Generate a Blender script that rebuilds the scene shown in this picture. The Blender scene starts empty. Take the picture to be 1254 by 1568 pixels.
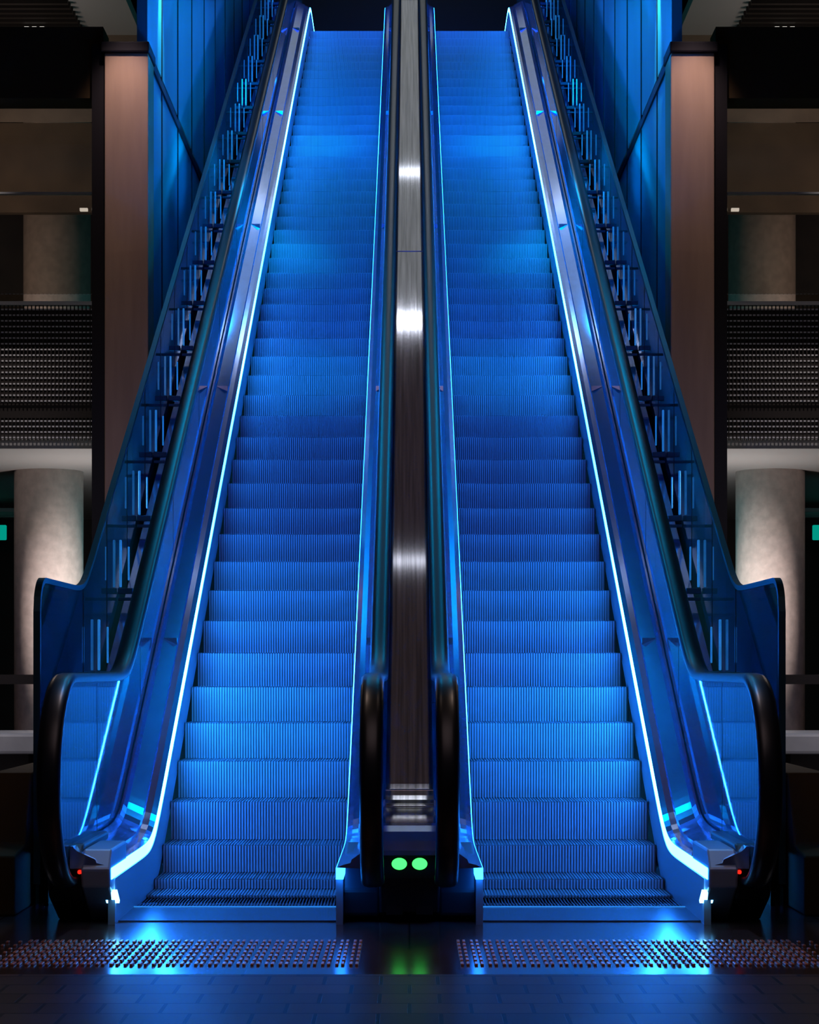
import bpy, math, random
from mathutils import Vector, Matrix
random.seed(4)
scene=bpy.context.scene
scene.view_settings.view_transform='Standard'
T=math.tan(math.radians(30)); YS=10.25; YTOP=26.5
# ---------------------------------------------------------------- materials
def nt(name):
    m=bpy.data.materials.new(name); m.use_nodes=True
    return m,m.node_tree.nodes,m.node_tree.links
def pbr(name,col,rough=.5,metal=0.,noise=0.,nscale=8.,stretch=(1,1,1),bump=0.,spec=.5):
    m,N,L=nt(name); b=N['Principled BSDF']
    b.inputs['Base Color'].default_value=(*col,1); b.inputs['Roughness'].default_value=rough
    b.inputs['Metallic'].default_value=metal; b.inputs['Specular IOR Level'].default_value=spec
    if noise or bump:
        tc=N.new('ShaderNodeTexCoord'); mp=N.new('ShaderNodeMapping'); mp.inputs['Scale'].default_value=stretch
        nz=N.new('ShaderNodeTexNoise'); nz.inputs['Scale'].default_value=nscale; nz.inputs['Detail'].default_value=6
        L.new(tc.outputs['Object'],mp.inputs['Vector']); L.new(mp.outputs[0],nz.inputs['Vector'])
        if noise:
            r=N.new('ShaderNodeValToRGB')
            r.color_ramp.elements[0].position=.3; r.color_ramp.elements[1].position=.7
            r.color_ramp.elements[0].color=(*[c*(1-noise) for c in col],1)
            r.color_ramp.elements[1].color=(*[min(1,c*(1+noise)) for c in col],1)
            L.new(nz.outputs['Fac'],r.inputs[0]); L.new(r.outputs[0],b.inputs['Base Color'])
        if bump:
            bp=N.new('ShaderNodeBump'); bp.inputs['Strength'].default_value=bump; bp.inputs['Distance'].default_value=.01
            L.new(nz.outputs['Fac'],bp.inputs['Height']); L.new(bp.outputs[0],b.inputs['Normal'])
    return m
def emit(name,col,s):
    m,N,L=nt(name); N.remove(N['Principled BSDF']); e=N.new('ShaderNodeEmission')
    e.inputs[0].default_value=(*col,1); e.inputs[1].default_value=s
    L.new(e.outputs[0],N['Material Output'].inputs[0]); return m
def glass(name,tint,diff,dfac,rough=.03,ior=1.5):
    m,N,L=nt(name); N.remove(N['Principled BSDF'])
    t=N.new('ShaderNodeBsdfTransparent'); t.inputs[0].default_value=(*tint,1)
    g=N.new('ShaderNodeBsdfGlossy'); g.inputs[0].default_value=(.9,.95,1,1); g.inputs['Roughness'].default_value=rough
    d0=N.new('ShaderNodeBsdfDiffuse'); d0.inputs[0].default_value=(*diff,1)
    d1=N.new('ShaderNodeBsdfTranslucent'); d1.inputs[0].default_value=(*diff,1)
    d=N.new('ShaderNodeMixShader'); L.new(d0.outputs[0],d.inputs[1]); L.new(d1.outputs[0],d.inputs[2])
    f=N.new('ShaderNodeFresnel'); f.inputs[0].default_value=ior
    m1=N.new('ShaderNodeMixShader'); m1.inputs[0].default_value=dfac
    L.new(t.outputs[0],m1.inputs[1]); L.new(d.outputs[0],m1.inputs[2])
    m2=N.new('ShaderNodeMixShader'); L.new(f.outputs[0],m2.inputs[0]); L.new(m1.outputs[0],m2.inputs[1]); L.new(g.outputs[0],m2.inputs[2])
    L.new(m2.outputs[0],N['Material Output'].inputs[0]); return m
M={}
M['step']=pbr('step_aluminium',(.30,.39,.43),.5,.1)
M['groove_shade']=pbr('step_groove_shade',(.12,.155,.17),.6,.1)  # step colour darkened: groove shade and dimmer treads, noses put into colour
M['skirt']=pbr('skirt_steel',(.38,.45,.52),.42,.55)
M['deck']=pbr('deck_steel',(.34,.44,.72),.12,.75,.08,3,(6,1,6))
M['cdeck']=pbr('centre_deck_steel',(.31,.28,.29),.06,.97,.45,2.2,(26,.35,.35))
M['rubber']=pbr('handrail_rubber',(.006,.006,.008),.35)
M['black']=pbr('black_plinth',(.012,.012,.015),.35,.2)
M['glass']=glass('balustrade_glass',(.5,.78,.95),(.08,.68,.95),.32)
M['guardglass']=glass('guard_glass',(.36,.64,.78),(.05,.58,.65),.22)
M['edge']=pbr('guard_edge_steel',(.03,.09,.11),.4,.6)
b_=pbr('acrylic_fin_glow',(.4,.65,.85),.15,.3,.5,9); n_=b_.node_tree.nodes['Principled BSDF']
n_.inputs['Emission Color'].default_value=(.02,.33,1,1); n_.inputs['Emission Strength'].default_value=.34; M['bracket']=b_  # soft emission puts the light the fins catch into the material
M['steel']=pbr('bright_steel',(.6,.62,.65),.25,1.)
M['pillar']=pbr('pillar_bronze_wood',(.56,.34,.20),.55,.0,.15,6,(1,1,.12),spec=.15)
M['frame']=pbr('dark_frame',(.02,.015,.013),.55,.2,spec=.2)
M['fascia']=pbr('fascia_brown',(.08,.048,.02),.8,spec=.05)
M['bluewall']=pbr('blue_panel',(.06,.48,.60),.3,.1,.3,.8,(1,1,.4))
M['seam']=pbr('seam',(.005,.01,.02),.5)
M['concrete']=pbr('column_concrete',(.62,.51,.46),.6,0,.14,14,bump=.1)
M['brown']=pbr('bulkhead_brown',(.18,.12,.08),.6,0,.25,3)
M['grey']=pbr('soffit_grey',(.3,.28,.27),.7)
M['mesh']=pbr('mesh_steel',(.65,.62,.62),.4,.5)
M['dark']=pbr('dark_wall',(.035,.028,.026),.8)
M['bench']=pbr('bench_stone',(.35,.34,.35),.5,0,.1,5)
M['brass']=pbr('tactile_metal',(.85,.28,.15),.3,.6)
M['plate']=pbr('landing_plate',(.16,.16,.18),.16,.7)
M['ledw']=emit('led_cap',(.12,.5,1.),14)
M['green']=emit('green_indicator',(.04,1,.10),3.0)
M['red']=emit('red_indicator',(1,.02,.01),1.5)
M['exit']=emit('exit_sign_green',(.0,.6,.45),.5)
M['lampw']=emit('lamp_white',(1,.93,.85),1.1)
def ledmat(name,base):
    m,N,L=nt(name); N.remove(N['Principled BSDF'])
    g=N.new('ShaderNodeNewGeometry'); s=N.new('ShaderNodeSeparateXYZ'); L.new(g.outputs['Position'],s.inputs[0])
    mr=N.new('ShaderNodeMapRange'); mr.inputs[1].default_value=8; mr.inputs[2].default_value=28
    L.new(s.outputs['Y'],mr.inputs[0])
    r=N.new('ShaderNodeValToRGB'); cr=r.color_ramp; cr.interpolation='LINEAR'
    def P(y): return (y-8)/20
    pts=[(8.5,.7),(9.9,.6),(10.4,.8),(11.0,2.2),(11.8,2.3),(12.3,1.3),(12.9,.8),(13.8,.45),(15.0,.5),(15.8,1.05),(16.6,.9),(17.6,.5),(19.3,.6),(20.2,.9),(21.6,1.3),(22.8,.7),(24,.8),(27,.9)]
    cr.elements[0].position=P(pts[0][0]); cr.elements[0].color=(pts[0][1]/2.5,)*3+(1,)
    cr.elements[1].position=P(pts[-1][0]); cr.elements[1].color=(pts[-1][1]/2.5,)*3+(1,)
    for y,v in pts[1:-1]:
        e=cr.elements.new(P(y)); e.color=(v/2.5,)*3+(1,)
    L.new(mr.outputs[0],r.inputs[0])
    mu=N.new('ShaderNodeMath'); mu.operation='MULTIPLY'; mu.inputs[1].default_value=base*2.5
    L.new(r.outputs[0],mu.inputs[0])
    e=N.new('ShaderNodeEmission'); e.inputs[0].default_value=(.012,.2,1,1); L.new(mu.outputs[0],e.inputs[1])
    L.new(e.outputs[0],N['Material Output'].inputs[0]); return m
M['led']=ledmat('led_outer',92); M['ledin']=ledmat('led_inner',22)
# floor: polished slabs beside the escalators, matt brick pavers further out
m,N,L=nt('floor_tiles'); b=N['Principled BSDF']
tc=N.new('ShaderNodeTexCoord'); sx=N.new('ShaderNodeSeparateXYZ'); L.new(tc.outputs['Object'],sx.inputs[0])
def brick(w,h,ms):
    br=N.new('ShaderNodeTexBrick'); L.new(tc.outputs['Object'],br.inputs['Vector'])
    br.inputs['Color1'].default_value=(.040,.022,.018,1); br.inputs['Color2'].default_value=(.075,.046,.036,1); br.inputs['Mortar'].default_value=(.003,.002,.003,1)
    br.inputs['Scale'].default_value=1; br.inputs['Mortar Size'].default_value=ms; br.inputs['Brick Width'].default_value=w; br.inputs['Row Height'].default_value=h
    return br
b1=brick(.2,.2,.007); b2=brick(1.2,.9,.004)
gt=N.new('ShaderNodeMath'); gt.operation='GREATER_THAN'; gt.inputs[1].default_value=7.45; L.new(sx.outputs['Y'],gt.inputs[0])
mx=N.new('ShaderNodeMix'); mx.data_type='RGBA'; L.new(gt.outputs[0],mx.inputs[0]); L.new(b1.outputs['Color'],mx.inputs[6]); L.new(b2.outputs['Color'],mx.inputs[7])
L.new(mx.outputs[2],b.inputs['Base Color'])
mf=N.new('ShaderNodeMix'); L.new(gt.outputs[0],mf.inputs[0]); mf.inputs[2].default_value=.42; mf.inputs[3].default_value=.17; L.new(mf.outputs[0],b.inputs['Roughness'])
mf2=N.new('ShaderNodeMix'); L.new(gt.outputs[0],mf2.inputs[0]); mf2.inputs[2].default_value=.05; mf2.inputs[3].default_value=.35; L.new(mf2.outputs[0],b.inputs['Specular IOR Level'])
mb=N.new('ShaderNodeMix'); L.new(gt.outputs[0],mb.inputs[0]); L.new(b1.outputs['Fac'],mb.inputs[2]); L.new(b2.outputs['Fac'],mb.inputs[3])
bp=N.new('ShaderNodeBump'); bp.inputs['Strength'].default_value=.6; bp.inputs['Distance'].default_value=.004; bp.invert=True
L.new(mb.outputs[0],bp.inputs['Height']); L.new(bp.outputs[0],b.inputs['Normal']); M['floor']=m
# ---------------------------------------------------------------- mesh helpers
def obj(name,verts,faces,mat,parent=None,smooth=False,bevel=0):
    me=bpy.data.meshes.new(name); me.from_pydata(verts,[],faces); me.validate(); me.update()
    o=bpy.data.objects.new(name,me); scene.collection.objects.link(o)
    me.materials.append(M[mat] if isinstance(mat,str) else mat)
    if smooth:
        for p in me.polygons: p.use_smooth=True
    if bevel:
        bm=o.modifiers.new('b','BEVEL'); bm.width=bevel; bm.segments=2; bm.limit_method='ANGLE'
    if parent: o.parent=parent
    return o
def fixn(o):
    import bmesh
    bm=bmesh.new(); bm.from_mesh(o.data); bmesh.ops.recalc_face_normals(bm,faces=bm.faces); bm.to_mesh(o.data); bm.free()
def empty(name):
    e=bpy.data.objects.new(name,None); scene.collection.objects.link(e); return e
def boxgeo(V,F,x0,x1,y0,y1,z0,z1):
    n=len(V); x0,x1=min(x0,x1),max(x0,x1)
    V+= [(x0,y0,z0),(x1,y0,z0),(x1,y1,z0),(x0,y1,z0),(x0,y0,z1),(x1,y0,z1),(x1,y1,z1),(x0,y1,z1)]
    F+= [tuple(n+i for i in f) for f in ((0,3,2,1),(4,5,6,7),(0,1,5,4),(1,2,6,5),(2,3,7,6),(3,0,4,7))]
def boxes(name,lst,mat,parent=None,bevel=0):
    V,F=[],[]
    for b in lst: boxgeo(V,F,*b)
    return obj(name,V,F,mat,parent,bevel=bevel)
def box(name,x0,x1,y0,y1,z0,z1,mat,parent=None,bevel=0): return boxes(name,[(x0,x1,y0,y1,z0,z1)],mat,parent,bevel)
def sweep(name,path,sec,mat,parent,normal=False,smooth=False,closed=True):
    V,F=[],[]; k=len(sec); n=len(path)
    for i,(y,z) in enumerate(path):
        a=path[max(i-1,0)]; c=path[min(i+1,n-1)]
        ty,tz=c[0]-a[0],c[1]-a[1]; l=math.hypot(ty,tz) or 1; ty/=l; tz/=l
        for (x,h) in sec:
            V.append((x,y-tz*h,z+ty*h) if normal else (x,y,z+h))
    for i in range(n-1):
        for j in range(k if closed else k-1):
            F.append((i*k+j,i*k+(j+1)%k,(i+1)*k+(j+1)%k,(i+1)*k+j))
    if closed:
        F.append(tuple(range(k))); F.append(tuple((n-1)*k+j for j in range(k)))
    o=obj(name,V,F,mat,parent,smooth); fixn(o); return o
def extrudeX(name,poly,x0,x1,mat,parent,bevel=0):
    k=len(poly); V=[(x0,y,z) for y,z in poly]+[(x1,y,z) for y,z in poly]
    F=[tuple(range(k)),tuple(range(2*k-1,k-1,-1))]+[(j,(j+1)%k,k+(j+1)%k,k+j) for j in range(k)]
    o=obj(name,V,F,mat,parent,bevel=bevel); fixn(o); return o
def cyl(name,x,y,z0,z1,r,mat,parent=None,seg=64):
    V=[];F=[]
    for i in range(seg):
        a=2*math.pi*i/seg; V+= [(x+r*math.cos(a),y+r*math.sin(a),z0),(x+r*math.cos(a),y+r*math.sin(a),z1)]
    for i in range(seg):
        j=(i+1)%seg; F.append((2*i,2*j,2*j+1,2*i+1))
    F.append(tuple(2*i for i in range(seg))); F.append(tuple(2*i+1 for i in range(seg)))
    o=obj(name,V,F,mat,parent); fixn(o)
    for p in o.data.polygons: p.use_smooth=len(p.vertices)==4
    return o
def sp(u,w): 
    q=u/w
    return u if q>30 else (0 if q<-30 else w*math.log(1+math.exp(q)))
def zl(y,ys=YS,w=.1): return T*(sp(y-ys,w)-sp(y-YTOP,w))
def ylist(a,b):
    L_=[a]
    y=a
    while y<b-1e-6:
        y+= .06 if (9.7<y<11.3 or 25.8<y<27.2) else (.5 if y>11 else .15)
        L_.append(min(y,b))
    return L_
YEND=28.0
# ---------------------------------------------------------------- steps
def steps(name,xa,xb,parent):
    noses=[(9.62,0.0),(9.95,0.012),(YS,.06)]
    k=1
    while .2*k<=T*(YTOP-YS)+.01:
        noses.append((YS+.3464*k,.2*k)); k+=1
    ends=noses[-1]; noses.append((ends[0]+.35,ends[1]))
    n=63; pitch=(xb-xa)/n; rw=pitch*.55; g=.007
    V,F,MI=[],[],[]
    zp=-.03
    for i in range(len(noses)-1):
        y,z=noses[i]; y2=noses[i+1][0]; r=z-zp
        hp=[(y+.004,z-r),(y+.002,z-.6*r),(y,z-.25*r),(y,z-.004),(y+.004,z),(y2+.01,z)]
        lp=[(a+g,c) for a,c in hp[:4]]+[(hp[4][0]+g,z-g),(hp[5][0],z-g)]
        for j in range(n):
            x0=xa+j*pitch; cols=[(x0,hp),(x0+rw,hp),(x0+rw,lp),(x0+pitch,lp),(x0+pitch,hp)]
            b0=len(V)
            for x,pr in cols:
                V+= [(x,a,c) for a,c in pr]
            for c in range(4):
                for s in range(5):
                    a=b0+c*6+s; F.append((a,a+6,a+7,a+1)); MI.append(0 if (c==0 and s<3) else 1)
        zp=z
    o=obj(name,V,F,'step',parent); o.data.materials.append(M['groove_shade'])
    o.data.polygons.foreach_set('material_index',MI)
    return o
# ---------------------------------------------------------------- escalators
def handpath():
    P=[]; cy,cz,r=8.78,.63,.43
    P.append((9.0,cz-r+.0)); P.append((8.9,cz-r))
    for i in range(25):
        a=math.radians(270-180*i/24); P.append((cy+r*math.cos(a),cz+r*math.sin(a)))
    for y in ylist(8.9,YEND): P.append((y,hz(y)))
    return P
def hz(y): return 1.06+T*(sp(y-10.46,.1)-sp(y-YTOP,.1))
HS=[(-.048,-.012),(-.048,.008),(-.036,.02),(-.018,.025),(.018,.025),(.036,.02),(.048,.008),(.048,-.012),(.03,-.02),(-.03,-.02)]
def balustrade(esc,xg,xskirt,d,tag,led):
    P=handpath()
    sweep('handrail_'+tag,P,[(xg+a,b) for a,b in HS],'rubber',esc,normal=True,smooth=True)
    V,F=[],[]; ys=[8.36+.03*i for i in range(15)]+ylist(8.8,YEND)
    for y in ys:
        if y<8.79:
            q=math.sqrt(max(0,.41**2-(y-8.78)**2)) ; top=.63+q; bot=.63-q
        else: top=hz(y)-.015; bot=.31+zl(y) if y>8.9 else .3
        V+=[(xg,y,bot),(xg,y,top)]
    for i in range(len(ys)-1): F.append((2*i,2*i+2,2*i+3,2*i+1))
    o=obj('glass_'+tag,V,F,'glass',esc); s=o.modifiers.new('s','SOLIDIFY'); s.thickness=.012; s.offset=0
    V,F=[],[]
    y=9.6
    while y<27:
        boxgeo(V,F,xg-.007,xg+.007,y,y+.008,.3+zl(y),hz(y)-.02); y+=1.55
    obj('glass_joints_'+tag,V,F,'seam',esc)
    ys=ylist(8.9,YEND); path=[(y,zl(y)) for y in ys]
    x=xskirt
    sweep('skirt_'+tag,path,[(x,-.06),(x,.2),(x+d*.03,.2),(x+d*.03,-.06)],'skirt',esc)
    pl=[(y,zl(y)) for y in ylist(8.82,YEND)]
    sweep('led_strip_'+tag,pl,[(x+d*.002,.203),(x+d*.002,.250),(x+d*.034,.262),(x+d*.034,.203)],led,esc)
    pd=[(y,zl(y)) for y in ylist(8.8,YEND)]
    gx=xg-d*.012
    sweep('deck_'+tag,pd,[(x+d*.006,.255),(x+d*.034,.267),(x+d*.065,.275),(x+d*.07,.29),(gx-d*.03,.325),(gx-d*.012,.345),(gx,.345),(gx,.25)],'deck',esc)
    V,F=[],[]
    for y in (11.9,15.2,18.5,21.8,25.1):
        boxgeo(V,F,x+d*.07,gx-d*.03,y,y+.010,zl(y)+.29,zl(y)+.330)
    obj('deck_joint_covers_'+tag,V,F,'steel',esc)
def nose(esc,x0,x1,xo,tag):
    extrudeX('nose_'+tag,[(9.12,.0),(9.07,0),(8.80,.17),(8.785,.25),(8.86,.33),(9.3,.33),(9.3,0)],x0,x1,'skirt',esc,bevel=.01)
    extrudeX('newel_base_'+tag,[(9.10,.0),(8.86,.12),(8.80,.26),(8.9,.35),(9.6,.35),(9.6,0)],x1,xo,'black',esc,bevel=.012)
for s,nm in ((-1,'escalator'),(1,'escalator.001')):
    E=empty(nm)
    a,b=sorted((s*1.264,s*.323)); steps('steps',a,b,E)
    balustrade(E,s*1.46,s*1.27,s,'outer','led')
    balustrade(E,s*.155,s*.317,-s,'inner','ledin')
    nose(E,s*1.275,s*1.40,s*1.55,'outer')
    extrudeX('nose_lamp',[(8.925,.09),(8.845,.145),(8.86,.155),(8.94,.10)],s*1.255,s*1.31,'ledw',E)
    box('indicator_red',s*1.398,s*1.415,8.79,8.81,.228,.245,'red',E,bevel=.006)
    V,F=[],[]; boxgeo(V,F,s*.30,s*1.275,9.0,9.52,-.02,.006)
    a,b=sorted((s*.33,s*1.26))
    n=63
    for j in range(n):
        x=a+(b-a)*(j+.5)/n; boxgeo(V,F,x-.004,x+.004,9.52,9.66,-.02,.007)
    obj('comb_plate',V,F,'plate',E)
    box('comb_edge_light',s*.305,s*1.27,9.505,9.52,.006,.009,emit('comb_light',(.03,.3,1),.8),E)
    path=[(y,zl(y)) for y in ylist(9.55,YEND)]
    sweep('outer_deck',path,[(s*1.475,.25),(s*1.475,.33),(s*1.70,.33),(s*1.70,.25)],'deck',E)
    V,F=[],[]; ys=ylist(9.6,YEND)
    for y in ys:
        lo=max(0.0,zl(y)-.9)
        for x in (s*1.68,s*1.70): V+=[(x,y,lo),(x,y,zl(y)+.25)]
    for i in range(len(ys)-1):
        q=4*i
        F+=[(q,q+4,q+5,q+1),(q+2,q+3,q+7,q+6),(q,q+2,q+6,q+4)]
    obj('truss_cladding',V,F,'fascia',E)
    V,F=[],[]; ys=[y for y in ylist(11.9,YEND)]
    for y in ys:
        lo=max(0.0,zl(y)-.9); V+=[(s*.02,y,lo),(s*1.70,y,lo)]
    for i in range(len(ys)-1): F.append((2*i,2*i+1,2*i+3,2*i+2))
    obj('truss_soffit',V,F,'fascia',E)
C=empty('escalator_center_divider')
path=[(y,zl(y)) for y in ylist(9.15,YEND)]
sweep('center_deck',path,[(-.143,.30),(-.143,.405),(-.12,.42),(.12,.42),(.143,.405),(.143,.30)],'cdeck',C)
V,F=[],[]
for y in (10.35,17.6): boxgeo(V,F,-.12,.12,y,y+.006,zl(y)+.42,zl(y)+.425)
obj('deck_joints',V,F,'steel',C)
extrudeX('end_cowl',[(9.16,.30),(9.16,.42),(9.06,.415),(8.98,.395),(8.92,.36),(8.89,.32),(8.885,.30)],-.125,.125,'deck',C)
extrudeX('plinth',[(9.6,0),(9.07,0),(8.93,.05),(8.9,.2),(8.9,.30),(9.6,.30)],-.13,.13,'black',C,bevel=.01)
for s in (-1,1):
    extrudeX('plinth_wing',[(9.6,0),(9.05,0),(8.98,.03),(9.0,.14),(9.12,.24),(9.6,.30)],s*.13,s*.295,'black',C,bevel=.012)
    bpy.ops.mesh.primitive_uv_sphere_add(radius=.033,segments=24,ring_count=12,location=(s*.044,8.9,.262)); o=bpy.context.object
    o.scale=(1,.35,.78); o.name='green_indicator'; o.data.materials.append(M['green']); o.parent=C
    box('vent_slot',s*.03,s*.10,8.925,8.935,.04,.075,'frame',C)
# ---------------------------------------------------------------- guards
for s,nm in ((-1,'glass_guardrail'),(1,'glass_guardrail.001')):
    G=empty(nm); X=s*1.735
    def gz(y): return 1.52+T*(sp(y-10.95,.08)-sp(y-YTOP,.1))
    ys=[9.62+.015*i for i in range(11)]+ylist(9.8,YEND); V,F=[],[]; P=[]
    for y in ys:
        t=gz(y)
        if y<9.77: t-= .15-math.sqrt(max(0,.15**2-(9.77-y)**2))
        V+=[(X,y,max(0,zl(y)-.2)),(X,y,t)]; P.append((y,t))
    for i in range(len(ys)-1): F.append((2*i,2*i+2,2*i+3,2*i+1))
    o=obj('guard_glass',V,F,'guardglass',G); q=o.modifiers.new('s','SOLIDIFY'); q.thickness=.016; q.offset=0
    P=[(9.62,.1),(9.62,.8)]+P
    sweep('guard_edge_cap',P,[(X-.016,-.012),(X-.016,.014),(X+.016,.014),(X+.016,-.012)],'edge',G,normal=True)
    B=[];J=[];K=[]
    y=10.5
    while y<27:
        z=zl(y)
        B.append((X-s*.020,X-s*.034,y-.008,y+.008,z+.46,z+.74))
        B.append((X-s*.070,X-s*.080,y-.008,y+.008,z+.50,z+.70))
        K.append((X-s*.012,X-s*.10,y-.02,y+.02,z+.42,z+.455))
        K.append((X-s*.012,X-s*.2,y-.008,y+.008,z+.38,z+.40))
        J.append((X-.01,X+.01,y+.42,y+.43,z+.2,gz(y+.42)-.02))
        y+=.85
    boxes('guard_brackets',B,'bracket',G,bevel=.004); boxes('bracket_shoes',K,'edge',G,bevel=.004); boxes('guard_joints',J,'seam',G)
# ---------------------------------------------------------------- side structures
def side(s,sfx):
    extrudeX('escalator_base_cladding'+sfx,[(9.2,0),(9.2,.27),(9.45,.30),(9.6,.62),(11.2,.62),(11.2,0)],s*1.76,s*1.95,'fascia',None,bevel=.01)
    P=empty('bronze_pillar'+sfx)
    box('shaft',s*2.0,s*2.335,15.8,16.15,0,5.82,'pillar',P,bevel=.01)
    box('capital',s*1.99,s*2.36,15.77,16.18,5.82,5.90,'frame',P,bevel=.01)
    box('steel_frame',s*2.34,s*2.44,15.85,16.1,0,5.9,'frame',P)
    W=empty('wall_'+('left' if s<0 else 'right'))
    box('lower_panel',s*2.02,s*2.10,16.16,27.5,0,5.80,'bluewall',W)
    box('upper_panel',s*2.02,s*2.10,15.9,30,5.92,12.5,'bluewall',W)
    box('transom',s*2.005,s*2.10,15.95,27.5,5.80,5.86,'seam',W)
    B=[]
    y=16.8
    while y<27: B.append((s*2.012,s*2.03,y,y+.025,0,12.4)); y+=1.15
    boxes('panel_seams',B,'seam',W)
    box('fascia_beam'+sfx,s*2.36,s*6.5,15.9,16.2,5.5,6.05,'fascia')
    K=empty('ceiling_upper_deck'+sfx)
    box('soffit',s*2.5,s*6.5,16.2,26,7.0,7.1,'grey',K)
    B=[(s*3.0,s*4.2,18.1+.13*i,18.15+.13*i,6.94,7.0) for i in range(9)]; boxes('grille_slats',B,'frame',K)
    boxes('downlights',[(s*(3.32+.07*i),s*(3.36+.07*i),18.75,18.79,6.92,6.94) for i in range(3)],'lampw',K)
    Z=empty('mezzanine_floor'+sfx)
    box('slab',s*2.45,s*6.5,17.0,27,3.17,3.29,'frame',Z)
    box('ceiling_edge',s*2.45,s*6.5,17.02,27,2.92,3.0,'grey',Z)
    box('slab_core',s*2.45,s*6.5,17.1,27,3.0,3.17,'dark',Z)
    R=empty('mesh_railing'+sfx)
    B=[]
    for i in range(17): B.append((s*2.45,s*6,16.96,16.97,3.30+.047*i,3.312+.047*i))
    for i in range(4): B.append((s*2.45,s*6,16.96,16.97,3.0+.045*i,3.012+.045*i))
    boxes('horizontal_wires',B,'mesh',R)
    B=[]
    for i in range(110):
        x=2.46+.032*i; B.append((s*x,s*(x+.009),16.95,16.956,3.29,4.09)); B.append((s*x,s*(x+.009),16.95,16.956,2.98,3.17))
    boxes('vertical_wires',B,'frame',R)
    box('top_rail',s*2.45,s*6,16.93,17.0,4.09,4.12,'mesh',R)
    box('kick_panel',s*2.45,s*6,17.01,17.02,3.29,4.07,'frame',R)
    cyl('round_column'+sfx,s*3.32,19.0,0,2.92,.315,'concrete')
    cyl('upper_round_column'+sfx,s*3.50,20.5,3.29,7.0,.33,'concrete')
    U=empty('window_'+('1' if s<0 else '2'))
    box('pane',s*2.46,s*6,16.6,16.62,4.12,5.5,glass('window_glass'+sfx,(.75,.72,.68),(.2,.17,.13),.04),U)
    box('window_transom',s*2.46,s*6,16.58,16.64,4.92,4.935,'mesh',U)
    box('bulkhead_wall'+sfx,s*2.5,s*6.4,19.2,19.3,5.35,7.0,'brown')
    box('back_wall_mezzanine'+sfx,s*2.2,s*6.5,26.0,26.1,3.29,7.0,'brown')
    boxes('ceiling_spotlight_strip'+sfx,[(s*(2.62+.11*i),s*(2.69+.11*i),18.9,18.94,5.30,5.325) for i in range(4)],'lampw')
    box('back_wall_ground'+sfx,s*2.2,s*6.5,25.0,25.1,0,2.92,'dark')
    B=[(s*3.8,s*5.3,22+.2*i,22.06+.2*i,2.78,2.82) for i in range(5)]; boxes('ceiling_louvre'+sfx,B,'grey')
    boxes('exit_sign'+sfx,[(s*4.3,s*4.62,22.0,22.04,2.48,2.64)],'exit',bevel=.01)
    box('barrier_rail'+sfx,s*2.25,s*5.5,14.0,14.05,1.0,1.065,'frame')
    for_posts=[(s*(2.3+1.0*i),s*(2.34+1.0*i),14.0,14.05,0,1.0) for i in range(4)]
    bn=empty('lobby_bench'+sfx)
    boxes('seat_slabs',[(s*2.2,s*5,12.9,13.6,.57,.70),(s*2.30,s*5,12.3,12.9,.24,.38)],'bench',bn,bevel=.02)
    boxes('bench_supports',[(s*2.4,s*4.9,13.0,13.5,0,.57),(s*2.5,s*4.9,12.4,12.85,0,.24)],'dark',bn)
    boxes('barrier_posts'+sfx,for_posts,'frame')
    V,F=[],[]
    nx=26
    for i in range(nx):
        x=.19+(1.50-.19)*i/(nx-1)
        for j in range(7):
            y=7.66+.105*j
            for dx in (0,.022):
                boxgeo(V,F,s*(x+dx),s*(x+dx+.012),y,y+.062,.0,.008)
    for i in range(12):
        x=1.56+.05*i
        for j in range(7):
            y=7.66+.105*j; boxgeo(V,F,s*x,s*(x+.012),y,y+.03,.0,.008)
    obj('tactile_paving'+sfx,V,F,'brass',bevel=.002)
side(-1,''); side(1,'.001')
# ---------------------------------------------------------------- shell
box('floor',-8,8,-2,36,-.2,0,'floor')
box('ceiling',-8,8,-2,36,12.6,12.8,'dark')
box('wall_back',-8,8,35.9,36,0,12.6,'dark')
box('wall_outer_left',-8.1,-8,-2,36,0,12.6,'dark'); box('wall_outer_right',8,8.1,-2,36,0,12.6,'dark')
box('upper_landing_floor',-2.0,2.0,28.0,35.8,9.1,9.35,'frame')
box('upper_landing_soffit_beam',-2.0,2.0,30.0,30.4,10.3,12.5,'frame')
for i,(y,w,l) in enumerate(((19.5,.5,.05),(23.25,.9,.09),(25.9,.5,.04))):
    o=box('ceiling_lamp'+('' if i==0 else '.%03d'%i),-w/2,w/2,y,y+l,12.42,12.5,emit('cl%d'%i,(.75,.85,1),(5,22,8)[i]))
box('deck_reflection_fill',-.9,.9,23.5,29.5,12.54,12.59,emit('ceiling_panel',(.85,.95,1),.36))  # added emitter out of view, greys the upper centre deck's reflection
box('deck_reflection_fill.001',-.9,.9,15.3,23.1,12.54,12.59,emit('reflection_fill_warm',(1,.78,.9),.05))  # added warm emitter out of view, browns the lower centre deck's reflection
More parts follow.
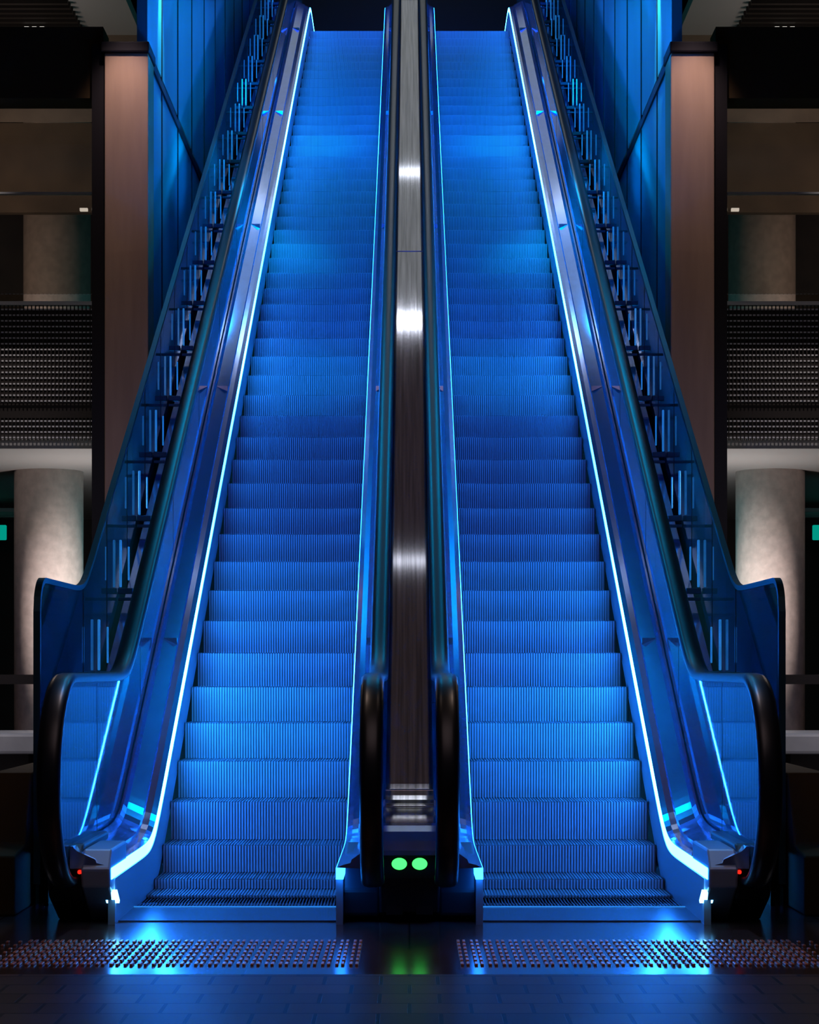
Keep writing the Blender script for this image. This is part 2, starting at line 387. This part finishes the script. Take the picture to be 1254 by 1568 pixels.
# ---------------------------------------------------------------- lights
def light(name,t,loc,col,e,size=.1,rot=None,**k):
    d=bpy.data.lights.new(name,t); d.color=col; d.energy=e
    if t=='AREA': d.size=size
    else: d.shadow_soft_size=size
    for a,b in k.items(): setattr(d,a,b)
    o=bpy.data.objects.new(name,d); o.location=loc; scene.collection.objects.link(o)
    if rot is not None: o.rotation_euler=(Vector(rot)-Vector(loc)).to_track_quat('-Z','Y').to_euler()
    return o
B1=(.0,.075,1); B2=(.0,.34,1)
for s in (-1,1):
    for y,z,e,sp_ in ((9.0,5.8,200,46),(12.5,7.6,270,42),(17,9.6,500,42),(21.5,11.6,520,40)):
        tg=(s*.8,y+5.0,zl(y+5.0)+.3)
        light('blue_ceiling_fill','SPOT',(s*.6,y,z),B1,e,.3,tg,spot_size=math.radians(sp_),spot_blend=1)
    for (x,y,e,a) in ((.98,11.6,1300,15),(.85,13.0,450,14),(.85,16.2,900,15),(.85,21.8,1400,9),(.85,25.6,800,10)):
        tgt=(s*x,y,zl(y)); light('blue_spot','SPOT',(s*.85,y-5,zl(y)+4.2),B2,e,.15,tgt,spot_size=math.radians(a),spot_blend=1)
    light('wall_glow','POINT',(s*1.4,17.2,8.4),(.0,.46,1),150,.3)
    light('wall_glow_low','SPOT',(s*1.05,18.0,5.9),(.0,.40,1),100,.15,(s*2.02,18.4,4.4),spot_size=math.radians(120),spot_blend=.6)
    light('wall_accent','SPOT',(s*1.80,16.7,6.95),(.3,.8,1),150,.02,(s*2.02,16.75,6.3),spot_size=math.radians(36),spot_blend=.8)
    light('pillar_warm','SPOT',(s*2.17,15.25,6.4),(1,.82,.95),50,.05,(s*2.17,15.8,5.3),spot_size=math.radians(46),spot_blend=1)
    light('column_light','POINT',(s*2.72,17.9,1.7),(1,.84,.80),62,.1)
    light('rail_light','SPOT',(s*4.4,14.0,6.9),(1,.92,.9),420,.03,(s*3.5,17,3.7),spot_size=math.radians(27),spot_blend=1)
    light('bench_light','AREA',(s*3.4,11.6,2.4),(.95,.9,1),22,.5,(s*3.0,12.9,.4))
    light('mezz_light','POINT',(s*4.9,18.0,4.6),(1,.82,.68),48,.2)
    light('ceil_light','POINT',(s*3.5,18.0,6.3),(1,.95,.95),5,.2)
    light('newel_glow','SPOT',(s*1.1,9.6,3.2),B2,110,.1,(s*1.46,8.9,.6),spot_size=math.radians(30),spot_blend=1)
    light('paving_light','SPOT',(s*1.0,9.3,4.0),(1,.72,.58),60,.05,(s*.95,7.9,0),spot_size=math.radians(44),spot_blend=1)
light('floor_ambient','AREA',(0,5,5),(1,.72,.75),24,3,(0,6.6,0))
w=bpy.data.worlds.new('World'); scene.world=w; w.use_nodes=True
w.node_tree.nodes['Background'].inputs[0].default_value=(.01,.015,.03,1); w.node_tree.nodes['Background'].inputs[1].default_value=.5
# ---------------------------------------------------------------- camera
cd=bpy.data.cameras.new('Camera'); cam=bpy.data.objects.new('Camera',cd); scene.collection.objects.link(cam)
cam.location=(0,0,1.1); cam.rotation_euler=(math.radians(90),0,0)
cd.sensor_fit='HORIZONTAL'; cd.sensor_width=36; cd.lens=3160/1254*36; cd.shift_y=241/1254
cd.clip_end=200
scene.camera=cam
